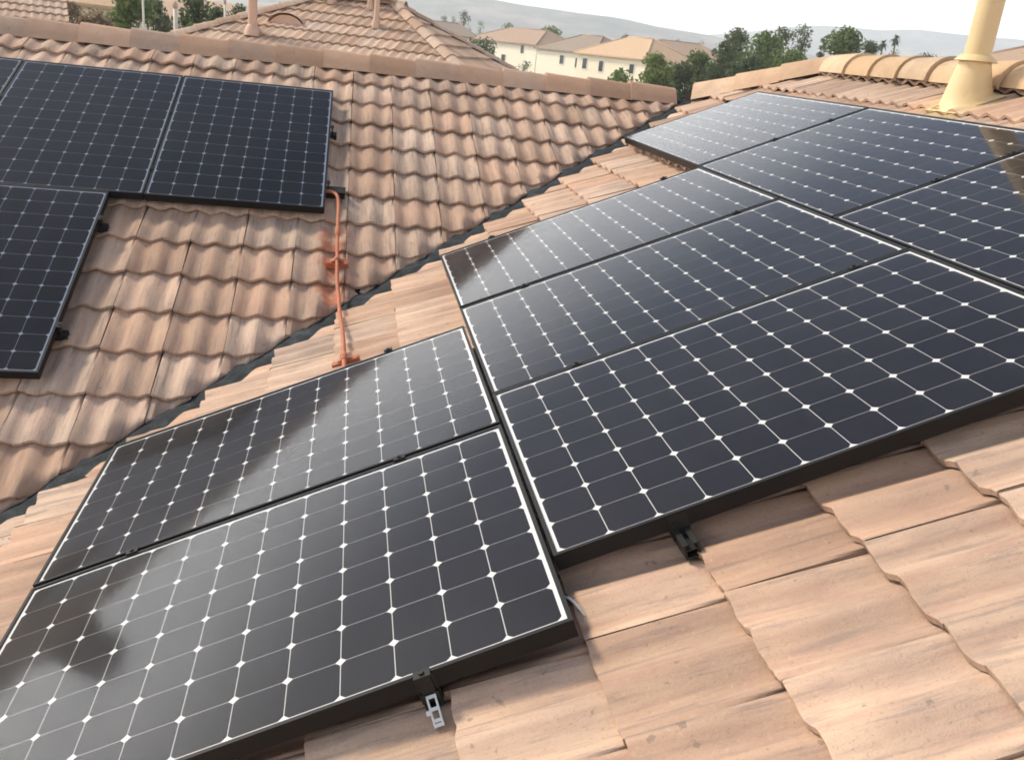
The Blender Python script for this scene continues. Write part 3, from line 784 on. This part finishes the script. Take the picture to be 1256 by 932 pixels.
# ------------------------------------------------------------------ trees
def leaves(centres, radii, n, size, mat, name, parent, seed, flat=1.0):
    r2 = np.random.default_rng(seed); C_ = np.array(centres); R_ = np.array(radii)
    vol = R_[:, 0] * R_[:, 1] * R_[:, 2]; idx = r2.choice(len(C_), n, p=vol / vol.sum())
    d = r2.normal(size=(n, 3)); d /= np.linalg.norm(d, axis=1)[:, None]
    rr = r2.uniform(.25, 1.06, n) ** .6
    P = C_[idx] + d * R_[idx] * rr[:, None]
    nrm = d + r2.normal(size=(n, 3)) * .7; nrm /= np.linalg.norm(nrm, axis=1)[:, None]
    a = np.cross(nrm, r2.normal(size=(n, 3))); a /= np.linalg.norm(a, axis=1)[:, None]; b = np.cross(nrm, a)
    s = size * r2.uniform(.6, 1.4, n)[:, None]
    V = np.stack([P - a*s, P + b*s*.55, P + a*s, P - b*s*.55], 1).reshape(-1, 3)
    me = bpy.data.meshes.new(name); me.vertices.add(4*n); me.vertices.foreach_set('co', V.ravel())
    me.loops.add(4*n); me.loops.foreach_set('vertex_index', np.arange(4*n)); me.polygons.add(n)
    me.polygons.foreach_set('loop_start', np.arange(0, 4*n, 4)); me.update(calc_edges=True); me.materials.append(mat)
    o = bpy.data.objects.new(name, me); COL.link(o); o.parent = parent; return o
tree_i = [0]
def tree(px, ytop, wpx, D, leaf, label, group, zg=None, n=4200, hfrac=.92, clumps=16, name='tree', cat_='tree', sparse=1.0, squeeze=1.0):
    """px, ytop: pixel of the crown top; wpx: crown width in pixels; D: distance to the trunk"""
    tree_i[0] += 1; sd_ = 100 + tree_i[0]; r_ = random.Random(sd_)
    top = at(px, ytop, D); zg = terrain_z(top[0], top[1]) if zg is None else zg
    H = top[2] - zg; Wd = 1.3 * wpx / FPX * D
    root = thing(name, label, cat_, group, Matrix.Translation((top[0], top[1], zg)))
    crown_h = min(H * hfrac, max(Wd * 1.9, H * .8)) * squeeze; z0 = H - crown_h
    cs, rs = [], []
    for i in range(clumps):
        u = (i + .5) / clumps; zz = z0 + crown_h * u
        prof_ = math.sin(math.pi * min(1, .22 + .74 * u)) ** .7
        a = r_.uniform(0, 6.28); rr = Wd * .5 * prof_ * r_.uniform(.15, .72)
        cr_ = Wd * r_.uniform(.20, .33)
        cs.append((rr*math.cos(a), rr*math.sin(a), min(zz, H - cr_*.8))); rs.append((cr_*r_.uniform(.9, 1.2), cr_*r_.uniform(.9, 1.2), cr_*r_.uniform(.7, 1.0)))
    cs.append((0, 0, H - Wd*.17)); rs.append((Wd*.17, Wd*.17, Wd*.17))
    leaves(cs, rs, int(n * sparse), max(.05, Wd * .042), leaf, 'crown', root, sd_)
    b = MB(); tr_ = max(.06, H * .022)
    b.tube([(0, 0, -.3), (tr_*.3, 0, H*.25), (0, tr_*.4, z0 + crown_h*.35), (0, 0, z0 + crown_h*.8)], [tr_*1.25, tr_, tr_*.7, tr_*.2], 8)
    for k in range(0, len(cs) - 1, 2):
        z_ = max(H*.2, cs[k][2] - crown_h*.25); b.tube([(0, 0, z_), (cs[k][0]*.5, cs[k][1]*.5, (z_+cs[k][2])/2), cs[k]], [tr_*.4, tr_*.28, tr_*.1], 5)
    b.build('trunk', M['bark'], root, True); return root
GR = 'trees behind the ridge'
tree(806, 66, 40, 62, M['leaf_light'], 'light green bushy tree in front of the cream house corner', GR)
tree(762, 84, 44, 58, M['leaf_mid'], 'low dark green shrub tree before the cream house wall', GR, n=1800)
tree(838, 78, 34, 66, M['leaf_dark'], 'dark low tree between the cream house and the tall green trees', GR)
tree(862, 62, 34, 70, M['leaf_mid'], 'mid green tree before the pinkish far roof', GR)
tree(890, 52, 34, 66, M['leaf_dark'], 'dark green dense tree at the edge of the tall green row', GR)
tree(906, 33, 34, 72, M['leaf_grey'], 'pale feathery grey green tree rising behind a dark one', GR, sparse=.6)
tree(940, 36, 44, 68, M['leaf_mid'], 'broad mid green tree in the tall row behind the hip caps', GR, n=3600)
tree(962, 31, 36, 74, M['leaf_grey'], 'airy grey green tree overlapping the broad green one', GR, sparse=.55)
tree(988, 30, 24, 80, M['leaf_grey'], 'thin tall sparse tree standing clear against the sky', GR, sparse=.5, hfrac=.6)
tree(1010, 46, 12, 80, M['leaf_dark'], 'narrow dark cypress behind the first barrel cap', GR, hfrac=.95, clumps=14)
tree(920, 66, 50, 60, M['leaf_dark'], 'low dark green thicket tree right behind the hip caps', GR)
tree(972, 62, 40, 60, M['leaf_mid'], 'low mid green tree behind the upper hip cap', GR)
tree(1044, 34, 46, 76, M['leaf_mid'], 'round bright green tree beside the two palms', GR, n=3600)
tree(1068, 50, 20, 84, M['leaf_dark'], 'small dark tree between the round tree and the palms', GR)
tree(1100, 60, 16, 110, M['leaf_dry'], 'small brownish tree at the foot of the taller palm', GR, n=1200)
for i, (px, yt, wp) in enumerate(((1122, 70, 22), (1142, 65, 26), (1164, 70, 24))):
    tree(px, yt, wp, 120, (M['leaf_mid'], M['leaf_dark'], M['leaf_light'])[i], ('mid green low tree past the palms', 'darker low tree in the hedge line past the palms', 'yellow green low tree next to the flue pipe')[i], GR, n=1500)
GL_ = 'trees at the left beyond the ridge'
tree(158, -14, 60, 46, M['leaf_mid'], 'large loose green tree behind a slender pale post', GL_, n=3800)
tree(190, -4, 40, 50, M['leaf_grey'], 'greyish green tree between two pale posts', GL_)
tree(240, -10, 44, 40, M['leaf_dark'], 'large dark green tree beside the neighbouring hip roof', GL_, n=4200)
tree(268, 6, 34, 42, M['leaf_dark'], 'dark tree just left of the neighbouring hip line', GL_)
tree(292, 5, 30, 52, M['leaf_dark'], 'dark round tree behind the neighbouring hip line', GL_)
tree(236, 28, 34, 34, M['leaf_light'], 'light green bush under the dark trees', GL_, n=6000, name='bush', cat_='bush')
tree(122, 13, 40, 30, M['leaf_dry'], 'dry tan bush poking up behind the far ridge caps', GL_, n=5000, name='bush', cat_='bush')
tree(88, 2, 24, 34, M['leaf_dry'], 'brownish grey bush beside the tan neighbour roof', GL_, n=4000, name='bush', cat_='bush')
tree(570, 12, 16, 190, M['leaf_dark'], 'dark round tree on the skyline above the brown hip roof', GR, n=1200)
tree(546, 19, 12, 190, M['leaf_dark'], 'small dark tree on the skyline left of the round one', GR, n=700)
tree(556, 20, 10, 195, M['leaf_dark'], 'small dark tree squeezed beside the round skyline tree', GR, n=700)
tree(590, 26, 12, 185, M['leaf_dark'], 'low dark treetop behind the brown hip roof ridge', GR, n=600)
tree(626, 29, 22, 185, M['leaf_dark'], 'wide low dark treetop behind the brown roof ridge', GR, n=900)
tree(594, 46, 30, 100, M['leaf_dark'], 'dark tree against the white wall beside the neighbour roof', GR, n=1800)
tree(676, 32, 32, 160, M['leaf_light'], 'yellow green tree between the brown and the grey roofs', GR, n=2200)
tree(645, 74, 18, 96, M['leaf_dark'], 'small dark shrub against the white wall corner', GR, n=900, name='bush', cat_='bush')
tree(768, 42, 22, 190, M['leaf_dark'], 'dark treetop behind the orange roof', GR, n=900)
tree(832, 48, 10, 190, M['leaf_dark'], 'small dark treetop above the pinkish far roof', GR, n=600)
tree(860, 50, 14, 190, M['leaf_mid'], 'round green treetop above the pinkish far roof', GR, n=700)
# tall trees left of the frame, seen mirrored in the lowest panels
def off_tree(az, el, wdeg, D, label):
    a = rad(az); P = np.array([CAM[0] + D*math.sin(a), CAM[1] + D*math.cos(a), CAM[2] + D*math.tan(rad(el))])
    tree_i[0] += 1; q = 100 + tree_i[0]; r_ = random.Random(q); zg = terrain_z(P[0], P[1]); H = P[2]-zg; Wd = 2*D*math.tan(rad(wdeg/2))
    root = thing('tree', label, 'tree', GL_, Matrix.Translation((P[0], P[1], zg))); cs, rs = [], []
    for i in range(16):
        u = i/15; cr_ = Wd*r_.uniform(.17, .25); aa = r_.uniform(0, 6.28); rr = Wd*.34*math.sin(math.pi*(.25+.6*u))*r_.uniform(.4, 1)
        cs.append((rr*math.cos(aa), rr*math.sin(aa), H*.3+(H*.7-cr_)*u)); rs.append((cr_, cr_, cr_*.85))
    leaves(cs, rs, 9000, .30, M['leaf_dark'], 'crown', root, q)
    b = MB().tube([(0, 0, -.3), (.1, 0, H*.35), (0, .1, H*.8)], [.3, .22, .06], 8)
    for k in range(0, 16, 3): b.tube([(0, 0, H*.3), tuple(x*.6 for x in cs[k][:2]) + (cs[k][2]*.8,), cs[k]], [.14, .09, .04], 5)
    b.build('trunk', M['bark'], root, True)
off_tree(-25, 11.3, 13, 42, 'tall dark tree mirrored in the upper corner of the two-panel stack')
off_tree(-34.5, 12.6, 7, 40, 'tall dark tree mirrored in the left corner of the lowest panel')
# palms
def palm(px, ytop, D, label):
    top = at(px, ytop, D); zg = terrain_z(top[0], top[1]); H = top[2] - zg
    root = thing('palm_tree', label, 'palm', 'palms on the skyline', Matrix.Translation((top[0], top[1], zg)))
    MB().tube([(0, 0, -.3), (.1, 0, H*.5), (0, .05, H - 1.2)], [.2, .14, .11], 8).build('trunk', M['bark'], root, True)
    b = MB(); r_ = random.Random(px)
    for i in range(46):
        a = r_.uniform(0, 6.28); e = r_.uniform(-1.1, 1.2); L_ = r_.uniform(.65, 1.0); w_ = .13
        d = Vector((math.cos(a), math.sin(a), 0)); s_ = Vector((-math.sin(a), math.cos(a), 0)); p0 = Vector((0, 0, H - 1.2)); prev = None
        for k in range(5):
            u = k/4; p = p0 + d*(L_*u*math.cos(e)) + Vector((0, 0, L_*(u*math.sin(e) - .35*u*u)))
            ww = w_*(1 - abs(u-.5)*1.5) + .03
            pr_ = (p - s_*ww, p + s_*ww)
            if prev: b.add([prev[0], prev[1], pr_[1], pr_[0]], [(0, 1, 2, 3)])
            prev = pr_
    b.build('crown', M['leaf_dark'], root)
palm(1086, 43, 150, 'shorter thin palm against the pale sky')
palm(1102, 37, 150, 'taller thin palm against the pale sky')

# ------------------------------------------------------------------ neighbour houses
def hip_faces(w_, d_, rise, ridge):
    return [(-w_, -d_, 0), (w_, -d_, 0), (w_, d_, 0), (-w_, d_, 0), (-ridge, 0, rise), (ridge, 0, rise)], [(0, 1, 5, 4), (1, 2, 5), (2, 3, 4, 5), (3, 0, 4)]
def far_house(px, py, D, yaw, w_, d_, rise, ridge, roof, wall, label, windows=(), zg=None, corner=False):
    """px, py: pixel of the middle of the front eave; D: its distance; half sizes w_, d_"""
    P = at(px, py, D); zg = zg if zg is not None else P[2] - 5.7
    mm = Matrix.Translation((P[0], P[1], zg)) @ Matrix.Rotation(rad(yaw), 4, 'Z') @ Matrix.Translation((-w_ if corner else 0, d_, 0)); He = P[2] - zg
    r_ = thing('house', label, 'house', 'houses beyond the ridge', mm)
    v, f = hip_faces(w_, d_, rise, ridge); v = [(x, y, z + He) for x, y, z in v]
    k = len(v); v += [(x, y, He - .18) for x, y, _ in v[:4]]; f = f + [(0, k, k+1, 1), (1, k+1, k+2, 2), (2, k+2, k+3, 3), (3, k+3, k, 0), (k, k+3, k+2, k+1)]
    rf = mesh_obj('roof', v, f, roof, r_)
    cap = MB()
    for a, b_ in ((4, 5), (0, 4), (1, 5), (2, 5), (3, 4)): cap.tube([v[a], v[b_]], .11, 6)
    cap.build('ridge_cap', roof, rf, True)
    o_ = .45; b = MB()
    c4 = [(-w_+o_, -d_+o_), (w_-o_, -d_+o_), (w_-o_, d_-o_), (-w_+o_, d_-o_)]
    for i in range(4):
        (xa, ya), (xb, yb) = c4[i], c4[(i+1) % 4]; b.add([(xa, ya, -1.5), (xb, yb, -1.5), (xb, yb, He - .1), (xa, ya, He - .1)], [(0, 1, 2, 3)])
    b.build('wall', wall, r_)
    for (side, u, z, ww, hh) in windows:
        if side == 'f': base = lambda a, z_, dd: (a, -d_ + o_ - dd, z_)
        else: base = lambda a, z_, dd: (-w_ + o_ - dd, a, z_)
        q = MB(); 
        def rect(a0, a1, b0, b1, d0, d1):
            V = [base(a, z_, dd) for dd in (d0, d1) for a, z_ in ((a0, b0), (a1, b0), (a1, b1), (a0, b1))]
            q.add(V, [(4,5,6,7),(0,1,5,4),(1,2,6,5),(2,3,7,6),(3,0,4,7)])
        zc = He + z
        rect(u-ww/2-.08, u+ww/2+.08, zc-hh/2-.08, zc-hh/2, .0, .07); rect(u-ww/2-.08, u+ww/2+.08, zc+hh/2, zc+hh/2+.08, .0, .07)
        rect(u-ww/2-.08, u-ww/2, zc-hh/2, zc+hh/2, .0, .07); rect(u+ww/2, u+ww/2+.08, zc-hh/2, zc+hh/2, .0, .07)
        wn = q.build('window', M['trim'], r_); q = MB(); rect(u-ww/2, u+ww/2, zc-hh/2, zc+hh/2, .003, .02); q.build('pane', M['glassdark'], wn)
    return r_
far_house(658, 55, 150, -65, 10.5, 5.4, 2.35, 5.4, M['roof_brown'], M['stucco_w'], 'white walled house with brown hip roof, left of the grey roofed one', [('f', 6.2, -.9, .9, 1.2), ('f', 1, -2.6, 1.2, 1.2)], corner=True)
far_house(730, 66, 136, -65, 7.5, 5.2, 2.5, 2.4, M['roof_grey'], M['stucco_w'], 'white walled house with grey brown hip roof in the middle', [('f', -.6, -1.3, 1.0, 1.2), ('f', 3.2, -1.5, 1.0, 1.3)], corner=True)
far_house(792, 73, 118, -65, 7.2, 5.0, 2.55, 2.4, M['roof_orange'], M['stucco_y'], 'cream house with orange hip roof behind green trees', [('f', -5.0, -1.3, .9, 1.3), ('f', -1.6, -1.4, .9, 1.3), ('f', 4.4, -1.3, .9, 1.1)], corner=True)
far_house(850, 70, 160, 4, 7.0, 6, 2.2, 3.6, M['roof_brown'], M['stucco_w'], 'distant pinkish brown roofed house behind the tall trees')
far_house(545, 42, 165, 4, 6, 6, 2.0, 3.5, M['roof_grey'], M['stucco_w'], 'distant grey roofed house behind the neighbouring hip')
far_house(1345, 90, 70, 4, 3.9, 4.4, 1.55, .8, M['roof_brown'], M['stucco_t'], 'low brown roofed house right of the flue pipe')
far_house(118, 6, 62, 4, 2.6, 4, 1.6, 1.2, M['roof_tan'], M['stucco_w'], 'white walled house glimpsed between the tan roof and green trees', [('f', 1.0, -1.0, .9, .8), ('f', -1.2, -1.4, .6, .6)])

def tiled_facet(parent, poly, base_mid, xdir, name):
    """rows of curved tiles filling a roof facet (in the parent's coordinates)"""
    P = [Vector(p) for p in poly]; nrm = (P[1]-P[0]).cross(P[-1]-P[0]).normalized(); x = (P[1]-P[0]).normalized(); y = nrm.cross(x)
    Fm = frame([x, y, nrm], P[0]); inv = Fm.inverted(); Q = [inv @ p for p in P]
    x0, x1 = min(q.x for q in Q), max(q.x for q in Q); y1 = max(q.y for q in Q)
    v0, f0 = tile_geo(8, True); b = MB(); rn = []
    for r in range(int(y1/EXP)+1):
        for c_ in range(int((x1-x0)/PIT)+2):
            ox, oy = x0 + c_*PIT, r*EXP
            b.add([(p[0]+ox, p[1]+oy, p[2]+random.uniform(0,.002)) for p in v0], f0); rn += [random.random()]*len(f0)
    bm = bmesh.new(); me = bpy.data.meshes.new('t'); me.from_pydata(b.v, [], b.f)
    a_ = me.attributes.new('rnd', 'FLOAT', 'FACE'); a_.data.foreach_set('value', rn[:len(me.polygons)]); bm.from_mesh(me)
    for i in range(len(Q)):
        a, c_ = Q[i], Q[(i+1) % len(Q)]; e = c_-a
        if abs(e.y) < 1e-4: continue
        bmesh.ops.bisect_plane(bm, geom=bm.verts[:]+bm.edges[:]+bm.faces[:], plane_co=a, plane_no=(e.y, -e.x, 0), clear_outer=True)
    me2 = bpy.data.meshes.new(name); bm.to_mesh(me2); bm.free(); me2.materials.append(M['tile_far'])
    me2.polygons.foreach_set('use_smooth', [True]*len(me2.polygons)); me2.set_sharp_from_angle(angle=rad(50))
    o = share(name, me2, parent, Fm); o['kind'] = 'stuff'; return o
# the big hip roof right behind the ridge
E_ = at(485, 9, 16.0); yaw = rad(-22); RLEN = 1.3; RISE = 3.0; RUN = RISE / .5
dxv = np.array([math.cos(yaw), math.sin(yaw), 0]); mid = E_ - dxv * RLEN / 2
zg = terrain_z(mid[0], mid[1]); He = E_[2] - RISE - zg
mm = Matrix.Translation((mid[0], mid[1], zg)) @ Matrix.Rotation(yaw, 4, 'Z')
nb = thing('house', 'tan tiled hip roofed house with vent pipes, right behind the far ridge', 'house', 'houses beyond the ridge', mm)
hw, hd = RLEN/2 + RUN, RUN
v, f = hip_faces(hw, hd, RISE, RLEN/2); v = [(x, y, z+He) for x, y, z in v]
rf = mesh_obj('roof', [(x, y, z-.02) for x, y, z in v], f, M['deck'], nb)
tiled_facet(rf, [v[0], v[1], v[5], v[4]], None, None, 'tile_courses'); tiled_facet(rf, [v[1], v[2], v[5]], None, None, 'tile_courses')
tiled_facet(rf, [v[3], v[0], v[4]], None, None, 'tile_courses'); tiled_facet(rf, [v[2], v[3], v[4], v[5]], None, None, 'tile_courses')
PROF2 = [(a*.85, b*.55) for a, b in PROF]
capN = cap_mesh('ridge_cap', PROF2, .40, M['tile_far'])
for a, b_ in ((0, 4), (1, 5), (2, 5), (3, 4), (4, 5)):
    pa, pb = Vector(v[a]) + Vector((0, 0, .10)), Vector(v[b_]) + Vector((0, 0, .10)); d = pb - pa; ln = d.length; d.normalize()
    y_ = Vector((0, 0, 1)).cross(d).normalized(); z_ = d.cross(y_)
    for i in range(int(ln/.36)+1): share('ridge_cap', capN, nb, frame([d, y_, z_], pa + d*i*.36))
b = MB(); o_ = .5
c4 = [(-hw+o_, -hd+o_), (hw-o_, -hd+o_), (hw-o_, hd-o_), (-hw+o_, hd-o_)]
for i in range(4):
    (xa, ya), (xb, yb) = c4[i], c4[(i+1) % 4]; b.add([(xa, ya, -.5), (xb, yb, -.5), (xb, yb, He), (xa, ya, He)], [(0, 1, 2, 3)])
b.build('wall', M['stucco_t'], nb)
def vent(dx, run, r0, h, name='vent_pipe'):
    z = He + RISE - run*.5; o = MB().lathe([(r0*1.9, -.02), (r0*1.5, .10), (r0, .14), (r0, h), (r0*.2, h+.01)], 16).build(name, M['ventpink'], nb, True); smooth_angle(o, 40); o.location = (dx, -run, z + .03); return o
vent(-1.15, 1.35, .07, 1.2); vent(-.38, .15, .045, .75); vent(.30, .2, .035, .55); vent(.62, .75, .04, .5)
# arched roof vent
q = MB(); A_ = [math.pi*i/10 for i in range(11)]; vv = []
for yy in (0, .5): vv += [(.32*math.cos(a), yy, .20*math.sin(a) if yy == 0 else .20*math.sin(a)*.9) for a in A_]
q.add(vv, [(i, i+1, 12+i, 11+i) for i in range(10)]); q.add([(.28*math.cos(a), .03, .17*math.sin(a)) for a in A_], [tuple(range(11))])
o = q.build('arched_vent', M['ventpink'], nb); o.location = (-.78, -1.0, He + RISE - 1.0*.5 + .02)

# tan neighbour roof at the far left
P = at(40, 16, 21); yw = rad(17)
zg = terrain_z(P[0], P[1]); mm = Matrix.Translation((P[0], P[1], zg)) @ Matrix.Rotation(yw, 4, 'Z')
nl = thing('house', 'tan gable roofed house at the far left, just past the ridge caps', 'house', 'houses beyond the ridge', mm)
hz_ = P[2] - zg; r0, r1, yb_, zz = -9.0, .62, 5.0, 1.9
lv = [(r0, -1.6, hz_-.62), (r1, -1.6, hz_-.62), (r1, yb_, hz_-.62+6.6*.4), (r0, yb_, hz_-.62+6.6*.4)]
rf = mesh_obj('roof', [(x, y, z-.03) for x, y, z in lv] + [(r0, yb_+6.6, hz_-.62), (r1, yb_+6.6, hz_-.62)], [(0, 1, 2, 3), (3, 2, 5, 4)], M['roof_tan'], nl)
tiled_facet(rf, lv, None, None, 'tile_courses')
b = MB().box(r0+.3, r1-.25, -1.1, yb_+6, -.3, hz_-.75); b.add([(r1-.25, -1.1, hz_-.75), (r1-.25, yb_+6, hz_-.75), (r1-.25, yb_, hz_-.7+2.4)], [(0, 1, 2)])
b.build('wall', M['stucco_t'], nl)

# pale posts at the left
def post(px, y0, D, h, r0, head, label):
    top = at(px, y0, D); zg = terrain_z(top[0], top[1]); H = top[2] - zg
    r_ = thing('lamp_post', label, 'post', 'pale posts at the left', Matrix.Translation((top[0], top[1], zg)))
    MB().tube([(0, 0, -.2), (0, 0, H*.5), (0, 0, H)], [r0*1.25, r0*1.1, r0], 10).build('pole', M['post'], r_, True)
    o = MB().lathe([(r0*.9, H), (head, H+.03), (head*1.05, H+.12), (head*.5, H+.2), (0, H+.22)], 12).build('head', M['ventpink'], r_, True)
post(175, -12, 36, 0, .035, .04, 'tall slender pale post in front of the loose green tree')
post(215, 11, 30, 0, .06, .07, 'short stout pale post between the green and the dark trees')
post(276, 6, 34, 0, .04, .045, 'slender pale post between the two dark trees by the hip line')
